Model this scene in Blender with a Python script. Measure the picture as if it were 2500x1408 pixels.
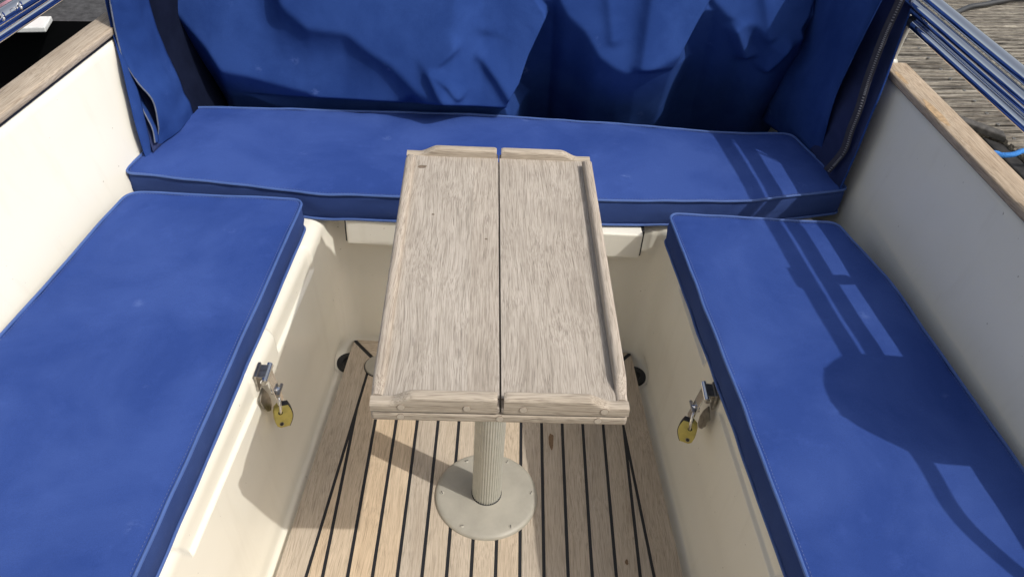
import bpy, bmesh, math, random
import numpy as np
from mathutils import Vector, Matrix, noise as mnoise

for o in list(bpy.data.objects):
    bpy.data.objects.remove(o)
R = math.radians
random.seed(7)
SC = bpy.context.scene
COL = SC.collection

# ------------------------------------------------------------------ camera
cam_d = bpy.data.cameras.new('camera')
cam = bpy.data.objects.new('camera', cam_d)
COL.objects.link(cam)
PITCH, YAW, ROLL = R(40.815), R(-1.790), R(-4.003)
def cam_axes(p, y, r):
    f = Vector((0, math.cos(p), -math.sin(p))); u = Vector((0, math.sin(p), math.cos(p))); ri = Vector((1, 0, 0))
    m = Matrix.Rotation(y, 3, 'Z')
    f, u, ri = m @ f, m @ u, m @ ri
    c, s = math.cos(r), math.sin(r)
    return f, c * u + s * ri, c * ri - s * u
F_, U_, R_ = cam_axes(PITCH, YAW, ROLL)
mw = Matrix((R_, U_, -F_)).transposed().to_4x4()
mw.translation = Vector((-0.00856, -0.96637, 1.37219))
cam.matrix_world = mw
cam_d.sensor_width = 36
cam_d.sensor_fit = 'HORIZONTAL'
cam_d.lens = 2038.83 / 2500 * 36
cam_d.clip_start = 0.02
cam_d.clip_end = 3000
SC.camera = cam

# ------------------------------------------------------------------ sky, sun, exposure
L = Vector((0.384, -0.192, 0.545)).normalized()
world = bpy.data.worlds.new('World')
SC.world = world
world.use_nodes = True
wn = world.node_tree
for n in list(wn.nodes):
    wn.nodes.remove(n)
sky = wn.nodes.new('ShaderNodeTexSky')
sky.sky_type = 'NISHITA'
sky.sun_disc = False
sky.sun_elevation = math.asin(L.z)
sky.sun_rotation = math.atan2(L.x, L.y)
sky.air_density = 1.05
sky.ozone_density = 0.0
sky.dust_density = 4.0
bg = wn.nodes.new('ShaderNodeBackground')
bg.inputs['Strength'].default_value = 0.15
wo = wn.nodes.new('ShaderNodeOutputWorld')
hz = wn.nodes.new('ShaderNodeHueSaturation')
hz.inputs['Saturation'].default_value = 0.55
wn.links.new(sky.outputs[0], hz.inputs['Color'])
wn.links.new(hz.outputs[0], bg.inputs[0])
wn.links.new(bg.outputs[0], wo.inputs[0])
sun_d = bpy.data.lights.new('sun', 'SUN')
sun_d.energy = 2.6
sun_d.angle = R(0.6)
sun_d.color = (1.0, 0.965, 0.91)
sun = bpy.data.objects.new('sun', sun_d)
COL.objects.link(sun)
sun.rotation_euler = L.to_track_quat('Z', 'Y').to_euler()
sun.location = L * 20
SC.view_settings.view_transform = 'Standard'
SC.view_settings.look = 'None'
SC.view_settings.exposure = -0.07
SC.view_settings.gamma = 1.0
SC.view_settings.use_curve_mapping = False

# ------------------------------------------------------------------ object helpers
def link(o, parent=None):
    COL.objects.link(o)
    if parent is not None:
        o.parent = parent
    return o
def tag(o, label=None, cat=None, group=None, kind=None):
    if label: o['label'] = label
    if cat: o['category'] = cat
    if group: o['group'] = group
    if kind: o['kind'] = kind
    return o
def empty(name, loc=(0, 0, 0), rz=0.0):
    o = bpy.data.objects.new(name, None)
    o.empty_display_size = 0.05
    o.location = loc
    o.rotation_euler = (0, 0, rz)
    return link(o)
def mesh(name, v, f, mat=None, parent=None, smooth=True, angle=35, recalc=True, merge=0.0):
    me = bpy.data.meshes.new(name)
    me.from_pydata([tuple(p) for p in v], [], f)
    if recalc or merge:
        bm = bmesh.new(); bm.from_mesh(me)
        if merge: bmesh.ops.remove_doubles(bm, verts=bm.verts, dist=merge)
        if recalc: bmesh.ops.recalc_face_normals(bm, faces=bm.faces)
        bm.to_mesh(me); bm.free()
    if smooth:
        me.polygons.foreach_set('use_smooth', [True] * len(me.polygons))
        me.set_sharp_from_angle(angle=R(angle))
    if mat: me.materials.append(mat)
    me.update()
    return link(bpy.data.objects.new(name, me), parent)
class MB:
    def __init__(s): s.v = []; s.f = []
    def add(s, v, f):
        n = len(s.v); s.v += [tuple(p) for p in v]; s.f += [tuple(i + n for i in q) for q in f]
    def build(s, name, mat, parent=None, **k): return mesh(name, s.v, s.f, mat, parent, **k)
def loft(secs, closed=True, cap=True):
    """secs: list of rings (same length)"""
    n = len(secs[0]); v = [p for s in secs for p in s]; f = []
    for i in range(len(secs) - 1):
        for j in range(n if closed else n - 1):
            a = i * n + j; b = i * n + (j + 1) % n
            f.append((a, b, b + n, a + n))
    if cap and closed:
        f.append(tuple(range(n))); f.append(tuple((len(secs) - 1) * n + j for j in range(n)))
    return v, f
def tube_pts(path, r, seg=12, prof=None, twist=0.0, cap=True):
    path = [Vector(p) for p in path]
    n = len(path); secs = []; up = None
    for i, p in enumerate(path):
        t = (path[min(i + 1, n - 1)] - path[max(i - 1, 0)]).normalized()
        if up is None:
            up = Vector((0, 0, 1)) if abs(t.z) < 0.9 else Vector((1, 0, 0))
        s = t.cross(up).normalized(); up = s.cross(t).normalized()
        rr = r[i] if isinstance(r, (list, tuple)) else r
        ring = []
        for k in range(seg):
            a = 2 * math.pi * k / seg
            m = prof(a) if prof else 1.0
            a2 = a + twist * i
            ring.append(p + (s * math.cos(a2) + up * math.sin(a2)) * rr * m)
        secs.append(ring)
    return loft(secs, True, cap)
def smooth_path(pts, n=8):
    pts = [Vector(p) for p in pts]; out = []
    for i in range(len(pts) - 1):
        p0 = pts[max(i - 1, 0)]; p1 = pts[i]; p2 = pts[i + 1]; p3 = pts[min(i + 2, len(pts) - 1)]
        for k in range(n):
            t = k / n
            out.append(0.5 * ((2 * p1) + (-p0 + p2) * t + (2 * p0 - 5 * p1 + 4 * p2 - p3) * t * t + (-p0 + 3 * p1 - 3 * p2 + p3) * t ** 3))
    out.append(pts[-1])
    return out
def lathe_pts(prof, seg=32):
    v = []; f = []
    for r, z in prof:
        for k in range(seg):
            a = 2 * math.pi * k / seg
            v.append((r * math.cos(a), r * math.sin(a), z))
    for i in range(len(prof) - 1):
        for k in range(seg):
            a = i * seg + k; b = i * seg + (k + 1) % seg
            f.append((a, b, b + seg, a + seg))
    f.append(tuple(range(seg))); f.append(tuple((len(prof) - 1) * seg + k for k in range(seg)))
    return v, f
def move(vf, m):
    return [m @ Vector(p) for p in vf[0]], vf[1]
def T(x, y, z): return Matrix.Translation((x, y, z))
def prism_obj(name, poly, z0, z1, mat, parent=None, bev=0.0, seg=2):
    n = len(poly)
    v = [(x, y, z0) for x, y in poly] + [(x, y, z1) for x, y in poly]
    f = [tuple(range(n))[::-1], tuple(range(n, 2 * n))] + [(i, (i + 1) % n, (i + 1) % n + n, i + n) for i in range(n)]
    o = mesh(name, v, f, mat, parent, smooth=False)
    if bev: bevel(o, bev, seg)
    return o
def bevel(o, w, seg=2, ang=30):
    bm = bmesh.new(); bm.from_mesh(o.data)
    bmesh.ops.recalc_face_normals(bm, faces=bm.faces)
    ed = [e for e in bm.edges if len(e.link_faces) == 2 and e.calc_face_angle(0) > R(ang)]
    bmesh.ops.bevel(bm, geom=ed, offset=w, segments=seg, profile=0.5, affect='EDGES', clamp_overlap=True)
    bm.to_mesh(o.data); bm.free()
    o.data.polygons.foreach_set('use_smooth', [True] * len(o.data.polygons))
    o.data.set_sharp_from_angle(angle=R(14))
    o.data.update()
    return o
def box_obj(name, x0, x1, y0, y1, z0, z1, mat, parent=None, bev=0.0, seg=2):
    return prism_obj(name, [(x0, y0), (x1, y0), (x1, y1), (x0, y1)], z0, z1, mat, parent, bev, seg)
def copy_tree(o, parent=None):
    c = o.copy(); COL.objects.link(c); c.parent = parent
    for ch in list(o.children): copy_tree(ch, c)
    return c
def sst(a, b, x):
    t = min(1, max(0, (x - a) / (b - a))); return t * t * (3 - 2 * t)

# ------------------------------------------------------------------ materials
class NT:
    def __init__(s, name):
        s.m = bpy.data.materials.new(name); s.m.use_nodes = True; s.t = s.m.node_tree
        s.b = s.t.nodes['Principled BSDF']
    def n(s, typ, **k):
        nd = s.t.nodes.new(typ)
        for a, v in k.items(): setattr(nd, a, v)
        return nd
    def l(s, a, b): s.t.links.new(a, b)
    def set(s, **k):
        for a, v in k.items(): s.b.inputs[a.replace('_', ' ')].default_value = v
    def coord(s, scale=(1, 1, 1), rot=(0, 0, 0), rand=0.0, kind='Object'):
        tc = s.n('ShaderNodeTexCoord'); mp = s.n('ShaderNodeMapping')
        mp.inputs['Scale'].default_value = scale; mp.inputs['Rotation'].default_value = rot
        src = tc.outputs[kind]
        if rand:
            oi = s.n('ShaderNodeObjectInfo'); mu = s.n('ShaderNodeVectorMath', operation='SCALE')
            cx = s.n('ShaderNodeCombineXYZ'); cx.inputs[0].default_value = 3.1; cx.inputs[1].default_value = 7.7; cx.inputs[2].default_value = 5.3
            s.l(cx.outputs[0], mu.inputs[0]); s.l(oi.outputs['Random'], mu.inputs['Scale'])
            ad = s.n('ShaderNodeVectorMath', operation='ADD'); s.l(src, ad.inputs[0]); s.l(mu.outputs[0], ad.inputs[1])
            src = ad.outputs[0]
        s.l(src, mp.inputs[0])
        return mp.outputs[0]
    def noise(s, vec, scale=1.0, detail=4, rough=0.55, dist=0.0):
        nd = s.n('ShaderNodeTexNoise'); nd.inputs['Scale'].default_value = scale; nd.inputs['Detail'].default_value = detail
        nd.inputs['Roughness'].default_value = rough; nd.inputs['Distortion'].default_value = dist
        s.l(vec, nd.inputs['Vector']); return nd
    def ramp(s, fac, stops):
        r = s.n('ShaderNodeValToRGB'); e = r.color_ramp.elements
        while len(e) < len(stops): e.new(0.5)
        for i, (p, c) in enumerate(stops):
            e[i].position = p; e[i].color = c if len(c) == 4 else (*c, 1)
        s.l(fac, r.inputs[0]); return r.outputs[0]
    def mix(s, a, b, fac, typ='MIX'):
        m = s.n('ShaderNodeMix', data_type='RGBA', blend_type=typ)
        for i, x in ((6, a), (7, b)):
            if hasattr(x, 'links'): s.l(x, m.inputs[i])
            else: m.inputs[i].default_value = (*x, 1) if len(x) == 3 else x
        if hasattr(fac, 'links'): s.l(fac, m.inputs[0])
        else: m.inputs[0].default_value = fac
        return m.outputs[2]
    def math(s, op, a, b=0.0, clamp=False):
        m = s.n('ShaderNodeMath', operation=op, use_clamp=clamp)
        for i, x in ((0, a), (1, b)):
            if hasattr(x, 'links'): s.l(x, m.inputs[i])
            else: m.inputs[i].default_value = x
        return m.outputs[0]
    def bump(s, h, strength=0.3, dist=0.002, nrm=None):
        b = s.n('ShaderNodeBump'); b.inputs['Strength'].default_value = strength; b.inputs['Distance'].default_value = dist
        s.l(h, b.inputs['Height'])
        if nrm is not None: s.l(nrm, b.inputs['Normal'])
        s.l(b.outputs[0], s.b.inputs['Normal']); return b.outputs[0]
    def col(s, c): s.l(c, s.b.inputs['Base Color'])

def wood(name, base, dark, light, axis='y', rot=0.0, fine=1.0, pore=0.5, tone=0.25, tint=None, bump=0.25, swirl=0.012, con=1.0, rand=1.0):
    """weathered timber, grain runs along the given local axis"""
    t = NT(name)
    def sc(a, l):
        return {'y': (a, l, a), 'x': (l, a, a)}[axis]
    co = t.coord(rot=(0, 0, rot), rand=rand)
    # swirl the domain so the figure wanders
    mp = t.n('ShaderNodeMapping'); mp.inputs['Scale'].default_value = sc(9, 2.6); t.l(co, mp.inputs[0])
    wn_ = t.noise(mp.outputs[0], 1.0, 2, 0.5)
    sub = t.n('ShaderNodeVectorMath', operation='SUBTRACT'); sub.inputs[1].default_value = (.5, .5, .5); t.l(wn_.outputs['Color'], sub.inputs[0])
    scl = t.n('ShaderNodeVectorMath', operation='SCALE'); scl.inputs['Scale'].default_value = swirl * 6; t.l(sub.outputs[0], scl.inputs[0])
    add = t.n('ShaderNodeVectorMath', operation='ADD'); t.l(co, add.inputs[0]); t.l(scl.outputs[0], add.inputs[1])
    w = add.outputs[0]
    def g(a, l, det, ro=0.6):
        m = t.n('ShaderNodeMapping'); m.inputs['Scale'].default_value = sc(a * fine, l); t.l(w, m.inputs[0])
        return t.noise(m.outputs[0], 1.0, det, ro).outputs['Fac']
    broad = g(34, 3.0, 3); mid = g(200, 5, 4); fin = g(820, 15, 3, 0.7); por = g(760, 24, 1, 0.5)
    c = t.ramp(broad, [(0.25, tuple((a + b) / 2 for a, b in zip(dark, base))), (0.5, base), (0.75, tuple((a + b) / 2 for a, b in zip(light, base)))])
    c = t.mix(c, t.ramp(mid, [(0.3, dark), (0.62, light)]), 0.36 * con)
    c = t.mix(c, t.ramp(fin, [(0.36, (.40, .37, .34)), (0.56, (1.06, 1.06, 1.06))]), 0.55 * con, 'MULTIPLY')
    pm = t.ramp(por, [(0.34, (1, 1, 1)), (0.40, (0, 0, 0))])
    c = t.mix(c, (dark[0] * .32, dark[1] * .3, dark[2] * .3), t.math('MULTIPLY', pm, pore))
    # large stains / bleaching
    st = t.noise(co, 7, 4, 0.6).outputs['Fac']
    c = t.mix(c, t.ramp(st, [(0.32, (.78, .74, .70)), (0.66, (1.08, 1.06, 1.04))]), 0.4, 'MULTIPLY')
    oi = t.n('ShaderNodeObjectInfo')
    if tint:
        c = t.mix(c, t.ramp(oi.outputs['Random'], [(0, tint[0]), (.5, (1, 1, 1)), (1, tint[1])]), tone * 2, 'MULTIPLY')
    t.col(c)
    t.set(Roughness=0.78)
    t.b.inputs['Specular IOR Level'].default_value = 0.25
    h = t.math('ADD', t.math('MULTIPLY', fin, 0.6), t.math('MULTIPLY', mid, 0.6))
    h = t.math('SUBTRACT', h, t.math('MULTIPLY', pm, 0.5))
    t.bump(h, bump, 0.0015)
    return t.m

M = {}
M['table'] = wood('weathered_table_teak', (.455, .41, .352), (.32, .28, .235), (.54, .49, .43), swirl=0.0065, pore=0.36, tint=((.93, .94, .96), (1.06, 1.03, 1.0)), tone=0.22)
M['table_x'] = wood('weathered_rim_teak', (.49, .43, .35), (.37, .31, .24), (.58, .51, .42), axis='x', swirl=0.006, pore=0.45)
M['table_y'] = wood('weathered_side_rim_teak', (.48, .42, .35), (.37, .315, .255), (.58, .515, .435), swirl=0.006, pore=0.45)
M['floor'] = wood('floor_teak', (.59, .50, .39), (.46, .375, .28), (.68, .59, .47), fine=1.15, pore=0.35, swirl=0.006, tint=((.86, .88, .92), (1.12, 1.0, .84)), tone=0.42, bump=0.15, con=.75)
M['floor_x'] = wood('floor_teak_across', (.59, .50, .39), (.46, .375, .28), (.68, .59, .47), axis='x', fine=1.15, pore=0.35, swirl=0.006, bump=0.15)
M['gun_l'] = wood('gunwale_teak_left', (.46, .39, .31), (.36, .28, .20), (.55, .48, .39), rot=R(9), pore=0.3, swirl=0.006)
M['gun_r'] = wood('gunwale_teak_right', (.46, .37, .275), (.33, .23, .14), (.55, .46, .355), rot=R(-6.8), pore=0.35, swirl=0.006)

def dock_wood():
    t = NT('weathered_decking')
    co = t.coord(rand=1.0)
    def g(a, l, d, r=.6, dist=0.0):
        m = t.n('ShaderNodeMapping'); m.inputs['Scale'].default_value = (l, a, a); t.l(co, m.inputs[0])
        return t.noise(m.outputs[0], 1, d, r, dist).outputs['Fac']
    b = g(75, 3, 3); f = g(240, 14, 4, .7); sp = g(90, 40, 3, .7)
    c = t.ramp(b, [(.38, (.015, .012, .010)), (.48, (.13, .112, .092)), (.62, (.38, .345, .285))])
    c = t.mix(c, t.ramp(f, [(.40, (.020, .016, .013)), (.62, (.46, .42, .35))]), .5)
    c = t.mix(c, t.ramp(sp, [(.4, (.35, .32, .3)), (.6, (1.1, 1.1, 1.05))]), .45, 'MULTIPLY')
    t.col(c); t.set(Roughness=.9)
    t.bump(t.math('ADD', f, b), .6, .004)
    return t.m
M['dock'] = dock_wood()

def plain(name, c, rough=.5, metal=0.0, var=0.0, vs=20, bump=0.0, bs=200, spec=None, coat=0.0, bd=0.0006):
    t = NT(name)
    t.set(Roughness=rough, Metallic=metal)
    if spec is not None: t.b.inputs['Specular IOR Level'].default_value = spec
    if coat: t.b.inputs['Coat Weight'].default_value = coat; t.b.inputs['Coat Roughness'].default_value = .08
    t.b.inputs['Base Color'].default_value = (*c, 1)
    if var:
        nz = t.noise(t.coord(), vs, 5, .6).outputs['Fac']
        t.col(t.ramp(nz, [(.3, tuple(x * (1 - var) for x in c)), (.7, tuple(min(1, x * (1 + var)) for x in c))]))
    if bump:
        t.bump(t.noise(t.coord(), bs, 3, .6).outputs['Fac'], bump, bd)
    return t.m
def gelcoat():
    t = NT('cream_gelcoat')
    co = t.coord()
    n1 = t.noise(co, 3.5, 4, .6).outputs['Fac']; n2 = t.noise(co, 130, 2, .5).outputs['Fac']
    c = t.ramp(n1, [(.3, (.85, .815, .70)), (.7, (.885, .85, .745))])
    spk = t.ramp(n2, [(.215, (.30, .25, .17)), (.245, (1, 1, 1))])
    c = t.mix(c, spk, .7, 'MULTIPLY')
    n3 = t.noise(t.coord(scale=(26, 26, 2.2)), 1.0, 4, .6).outputs['Fac']
    c = t.mix(c, (.52, .46, .33), t.math('MULTIPLY', t.ramp(n3, [(.56, (0, 0, 0)), (.80, (1, 1, 1))]), .14))
    t.col(c); t.set(Roughness=.22)
    t.b.inputs['Specular IOR Level'].default_value = .4
    t.bump(t.noise(co, 22, 2, .4).outputs['Fac'], .05, .002)
    return t.m
M['gel'] = gelcoat()
def canvas(name, base, fade, dirt=.25, wr=0.0, spec=.12):
    t = NT(name)
    co = t.coord()
    n1 = t.noise(co, 4.5, 5, .62, .4).outputs['Fac']; n2 = t.noise(co, 26, 4, .65).outputs['Fac']; n3 = t.noise(co, 900, 2, .6).outputs['Fac']
    c = t.mix(base, fade, t.ramp(n1, [(.40, (0, 0, 0)), (.62, (1, 1, 1))]))
    c = t.mix(c, tuple(min(1, x * 1.35 + .012) for x in fade), t.math('MULTIPLY', t.ramp(n2, [(.58, (0, 0, 0)), (.80, (1, 1, 1))]), dirt))
    c = t.mix(c, t.ramp(n3, [(.3, (.82, .82, .84)), (.7, (1.12, 1.12, 1.1))]), .8, 'MULTIPLY')
    # a few small pale scuffs
    vo = t.n('ShaderNodeTexVoronoi'); vo.inputs['Scale'].default_value = 9; vo.inputs['Randomness'].default_value = 1
    t.l(t.coord(scale=(1, 1, 1)), vo.inputs['Vector'])
    sm = t.ramp(vo.outputs['Distance'], [(.05, (1, 1, 1)), (.13, (0, 0, 0))])
    sm2 = t.math('MULTIPLY', sm, t.ramp(t.noise(co, 60, 4, .7).outputs['Fac'], [(.5, (0, 0, 0)), (.62, (1, 1, 1))]))
    c = t.mix(c, (.16, .235, .52), t.math('MULTIPLY', sm2, .28))
    t.col(c); t.set(Roughness=.88)
    t.b.inputs['Specular IOR Level'].default_value = spec
    h = t.math('ADD', t.math('MULTIPLY', n3, .06), t.math('MULTIPLY', t.noise(co, 9, 3, .5, .6).outputs['Fac'], 1.0))
    t.bump(h, .35, .006 + wr)
    return t.m
M['cush'] = canvas('cushion_canvas', (.027, .062, .248), (.042, .085, .298))
M['cush_side'] = canvas('cushion_boxing_canvas', (.030, .058, .195), (.042, .076, .23))
M['cover'] = canvas('cover_canvas', (.0175, .046, .182), (.0265, .064, .230), dirt=.12, wr=.002, spec=.04)
M['pipe'] = plain('blue_piping', (.060, .12, .34), .55, var=.1)
M['hem'] = plain('grey_hem_edge', (.13, .15, .20), .8, var=.15, vs=80)
M['stitch'] = plain('pale_thread', (.095, .13, .28), .8)
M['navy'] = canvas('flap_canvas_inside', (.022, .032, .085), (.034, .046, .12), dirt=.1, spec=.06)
M['lining'] = plain('dark_lining', (.008, .011, .026), .9, var=.2, spec=.0)  # near-black colour paints in the shade beside the left flap
M['tape'] = plain('zip_tape', (.035, .034, .048), .8, var=.2, vs=60, bump=.3, bs=900)
M['teeth'] = plain('zip_teeth', (.20, .20, .22), .45, var=.2)
M['steel'] = plain('polished_stainless', (.78, .78, .79), .07, 1.0, bump=.03, bs=60)
M['chrome'] = plain('chrome', (.80, .80, .80), .12, 1.0)
M['tarnish'] = plain('tarnished_steel', (.36, .34, .31), .38, 1.0, var=.35, vs=120, bump=.3, bs=300)
M['alu'] = plain('painted_aluminium_pole', (.53, .52, .46), .38, .15, var=.07, vs=60, bump=.1, bs=120)
M['flange'] = plain('painted_table_foot', (.40, .375, .315), .5, .05, var=.09, vs=28, bump=.12, bs=90)
M['black'] = plain('black_rubber', (.018, .019, .022), .55, var=.3, vs=60, bump=.2, bs=300)
M['caulk'] = plain('black_caulking', (.012, .013, .016), .5)
M['yellow'] = plain('yellow_plastic', (.60, .50, .13), .5, var=.12, vs=90, bump=.15, bs=300)
M['tar'] = plain('tarred_quay_face', (.004, .0045, .005), .95, spec=.05)  # near-black colour stands in for the dark reflection in the water
M['quay'] = plain('dark_quay_top', (.055, .055, .057), .9, var=.55, vs=38, bump=.6, bs=70, bd=.004)
M['darkwood'] = plain('wet_dark_timber', (.022, .021, .020), .8, var=.6, vs=40, bump=.5, bs=120, bd=.002)
M['greywood'] = plain('grey_trim_timber', (.075, .070, .064), .85, var=.5, vs=60, bump=.6, bs=160, bd=.002)
M['rope'] = plain('blue_rope', (.045, .23, .62), .8, var=.15, vs=300)
M['cable'] = plain('black_cable', (.035, .037, .04), .5)
M['white'] = plain('white_paint', (.72, .73, .71), .6, var=.08, vs=30)
M['pink'] = plain('pink_plastic', (.75, .42, .50), .5, var=.05)
M['plug'] = plain('wood_plug', (.52, .455, .37), .8, var=.12, vs=400)
M['plugring'] = plain('plug_joint', (.24, .19, .145), .9)
M['tannin'] = plain('tannin_mark', (.42, .29, .165), .8, var=.35, vs=120)
M['stain'] = plain('tannin_stain', (.20, .125, .07), .85, var=.25, vs=220)
M['knot'] = plain('dark_knot', (.17, .13, .095), .85, var=.35, vs=300)
M['door'] = wood('varnished_door', (.20, .10, .045), (.12, .055, .024), (.27, .14, .065), axis='x')
M['smoke'] = plain('smoked_glass', (.012, .013, .015), .06)
M['water'] = plain('harbour_water', (.004, .006, .006), .12, bump=.35, bs=5, bd=.05)

# ------------------------------------------------------------------ setting: water, quay
def sheet(name, x0, x1, y0, y1, z, mat, kind='structure'):
    o = mesh(name, [(x0, y0, z), (x1, y0, z), (x1, y1, z), (x0, y1, z)], [(0, 1, 2, 3)], mat, smooth=False, recalc=False)
    return tag(o, kind=kind)
sheet('water', -900, 900, -900, 900, -0.62, M['water'])
q = empty('quay'); tag(q, kind='structure')
mesh('quay_top', [(-1.40, 2.045, 0), (-9, 1.2, 0), (-9, 9, 0), (-0.4, 9, 0), (-0.4, 2.16, 0)], [(0, 1, 2, 3, 4)], M['quay'], q, smooth=False)
mesh('quay_face', [(-9, 1.196, -.001), (-1.40, 2.041, -.001), (-0.4, 2.156, -.001), (-0.4, 2.156, -1.2), (-1.40, 2.041, -1.2), (-9, 1.196, -1.2)], [(0, 1, 4, 5), (1, 2, 3, 4)], M['tar'], q, smooth=False)  # face painted near-black to read as dark water below the quay

# ------------------------------------------------------------------ boat cockpit
boat = empty('boat', (0, 0, 0))
tag(boat, 'cream fibreglass boat cockpit with moulded locker fronts and teak capped sides', 'boat')
def e(y): return 0.3217 + 0.074 * (0.413 - y)          # half width of the teak floor
# liner: swept round left locker, back bulkhead, right locker
path = []
ybk = 0.424; cr = 0.045
ys = [-1.5, -1.2, -.9, -.7] + list(np.linspace(-.6, -.44, 9)) + list(np.arange(-.43, ybk - cr, .0035))
for y in ys: path.append((-(e(y) + .018), y, (-1, 0.074)))
xc = -(e(ybk - cr) + .018) + cr
for k in range(1, 14):
    a = math.pi - k * (math.pi / 2) / 14
    path.append((xc + cr * math.cos(a), ybk - cr + cr * math.sin(a), (math.cos(a), math.sin(a))))
for x in np.linspace(xc, -xc, 60): path.append((x, ybk, (0, 1)))
left = path[:len(ys) + 13]
path = path + [(-x, y, (-n[0], n[1])) for x, y, n in left[::-1]]
GZ = -.018
rows = [(-.16, GZ), (-.06, GZ), (-.03, GZ)]
for k in range(0, 7):
    a = k / 6 * math.pi / 2
    rows.append((-.024 + .024 * math.sin(a), GZ + .024 - .024 * math.cos(a)))
for z in [.016, .026, .035, .05, .07, .09, .11, .13, .15, .17, .19, .21, .23, .25, .265, .278, .286, .290, .292, .2935, .295, .2965, .298, .2995, .302, .308, .315, .322]: rows.append((.018 * max(0, z - .010) / .315, float(z)))
for k in range(0, 8):
    a = k / 7 * math.pi / 2
    rows.append((.018 + .026 * (1 - math.cos(a)), .329 + .026 * math.sin(a)))
rows += [(.06, .356), (.10, .3565), (.20, .357), (.335, .357)]
v = []
for (o_, z) in rows:
    for (x, y, n) in path:
        nn = Vector((n[0], n[1])).normalized(); d = 0.0
        if abs(n[0]) > .9:
            zlow = .296
            rec = sst(-.332 - .5 * max(0, z - .30), -.326 - .5 * max(0, z - .30), y) * sst(.308, .302, y)
            # raised pad that carries the hasp
            py = .02 if n[0] < 0 else .035
            pad = sst(.058, .052, abs(y - py))
            zl = zlow - .0
            rec = rec * sst(zl - .003, zl + .003, z) * (1 - pad)
            if o_ < .06: d += .007 * rec * (1 if z < .34 else sst(.062, .03, o_))
            d += .016 * math.exp(-((y - .354) / .032) ** 4) * sst(.035, -.003, z) * (o_ > -.05)
            # soft horizontal crease low on the face
            d += .004 * sst(.17, .12, z) * sst(.03, .06, z) * 0.5
        elif abs(n[1]) > .9 and z > .2 and o_ < .05:
            # shallow step across the bulkhead under the hatch
            d -= .006 * sst(.262, .275, z)
        v.append((x + nn.x * (o_ + d), min(.690, y + nn.y * (o_ + d)), z))
n = len(path)
f = [(i * n + j, i * n + j + 1, (i + 1) * n + j + 1, (i + 1) * n + j) for i in range(len(rows) - 1) for j in range(n - 1)]
mesh('cockpit_liner', v, f, M['gel'], boat, angle=60)
mesh('cockpit_sole', [(-.33, -1.5, -.020), (.33, -1.5, -.020), (.30, .40, -.020), (-.30, .40, -.020)], [(0, 1, 2, 3)], M['gel'], boat, smooth=False)
box_obj('forward_bulkhead', -.90, .90, -1.56, -1.50, -.3, .66, M['gel'], boat, .006)
added_cab = box_obj('cabin', -.80, .80, -3.4, -1.58, .30, 1.98, M['gel'], boat, .05, 3)  # unseen cabin end, added to keep sky light off the hanging canvas
box_obj('cabin_roof', -.86, .86, -3.5, -1.42, 1.985, 2.04, M['gel'], boat, .02, 2)
for a_, b_ in ((-.36, -.004), (.004, .36)):  # dark doors and windows belong to the added cabin
    dr_ = box_obj('companionway_door', a_, b_, -1.578, -1.55, .68, 1.90, M['door'], boat, .008)
    box_obj('door_pane', a_ + .05, b_ - .05, -1.551, -1.546, 1.25, 1.82, M['smoke'], dr_, .004)
for a_, b_ in ((-.74, -.42), (.42, .74)):
    box_obj('cabin_window', a_, b_, -1.579, -1.566, 1.20, 1.80, M['smoke'], boat, .02, 3)

def wallx(s, y): return .73 + .08 * (.52 - y) + (.004 if s < 0 else 0)
def gunx(s, y): return (.769 + .155 * (.578 - y)) if s < 0 else (.764 + .118 * (.583 - y))
for s in (-1, 1):
    st = [-1.5, -1.0, -.6, -.3, -.1, .05, .2, .35, .5, .65, .8, 1.0]
    secs = []
    for y in st:
        a = wallx(s, y); b = gunx(s, max(y, -.5)) + (.05 * (-.5 - y) if y < -.5 else 0)
        prof = [(a - .004, .33), (a, .40), (a + (b - a) * .33 + .002, .48), (a + (b - a) * .66 + .002, .555), (b - .004, .616), (b - .001, .628), (b + .005, .635), (b + .05, .636), (b + .075, .61), (b + .05, .2), (b - .08, -.75), (a - .1, -.75)]
        secs.append([(s * x, y, z) for x, z in prof])
    mesh('side_panel', *loft(secs), M['gel'], boat, angle=40)
    secs = []; gs = []
    for y in list(np.linspace(-1.5, .615 if s > 0 else .64, 40)):
        b = gunx(s, max(y, -.5)) + (.05 * (-.5 - y) if y < -.5 else 0)
        w = .054
        r = .0045
        i0 = -.004 if s < 0 else -.009
        pr = []
        for cx_, cz_, a0 in ((i0 + w - r, .6405 + r, -90), (i0 + w - r, .6565 - r, 0), (i0 + r, .6565 - r, 90), (i0 + r, .6405 + r, 180)):
            for k in range(4):
                a = R(a0 + k * 30)
                pr.append((cx_ + r * math.cos(a) * (1 if True else 1), cz_ + r * math.sin(a)))
        secs.append([(s * (b + x), y, z) for x, z in pr])
        gs.append([(s * (b + x), y, z) for x, z in ((.0005, .6350), (.045, .6350), (.045, .6415), (.0005, .6415))])
    mesh('gunwale_cap', *loft(secs), M['gun_l' if s < 0 else 'gun_r'], boat, angle=50)
    mesh('sealant_strip', *loft(gs), M['caulk'], boat, smooth=False)
# tannin marks on the right gunwale cap
for x_, y_, a_, b_ in ((.787, .410, .0085, .050), (.769, .548, .005, .03)):
    n_ = 20; pts_ = []
    for k in range(n_):
        an = 2 * math.pi * k / n_; rr = 1 + .45 * mnoise.noise(Vector((math.cos(an) * 1.6 + x_ * 50, math.sin(an) * 1.6, 2)))
        dy = b_ * rr * math.sin(an); pts_.append((x_ + a_ * rr * math.cos(an) - .118 * dy, y_ + dy, .6568))
    mesh('stain', pts_, [tuple(range(n_))], M['tannin'], boat, smooth=False)
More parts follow.
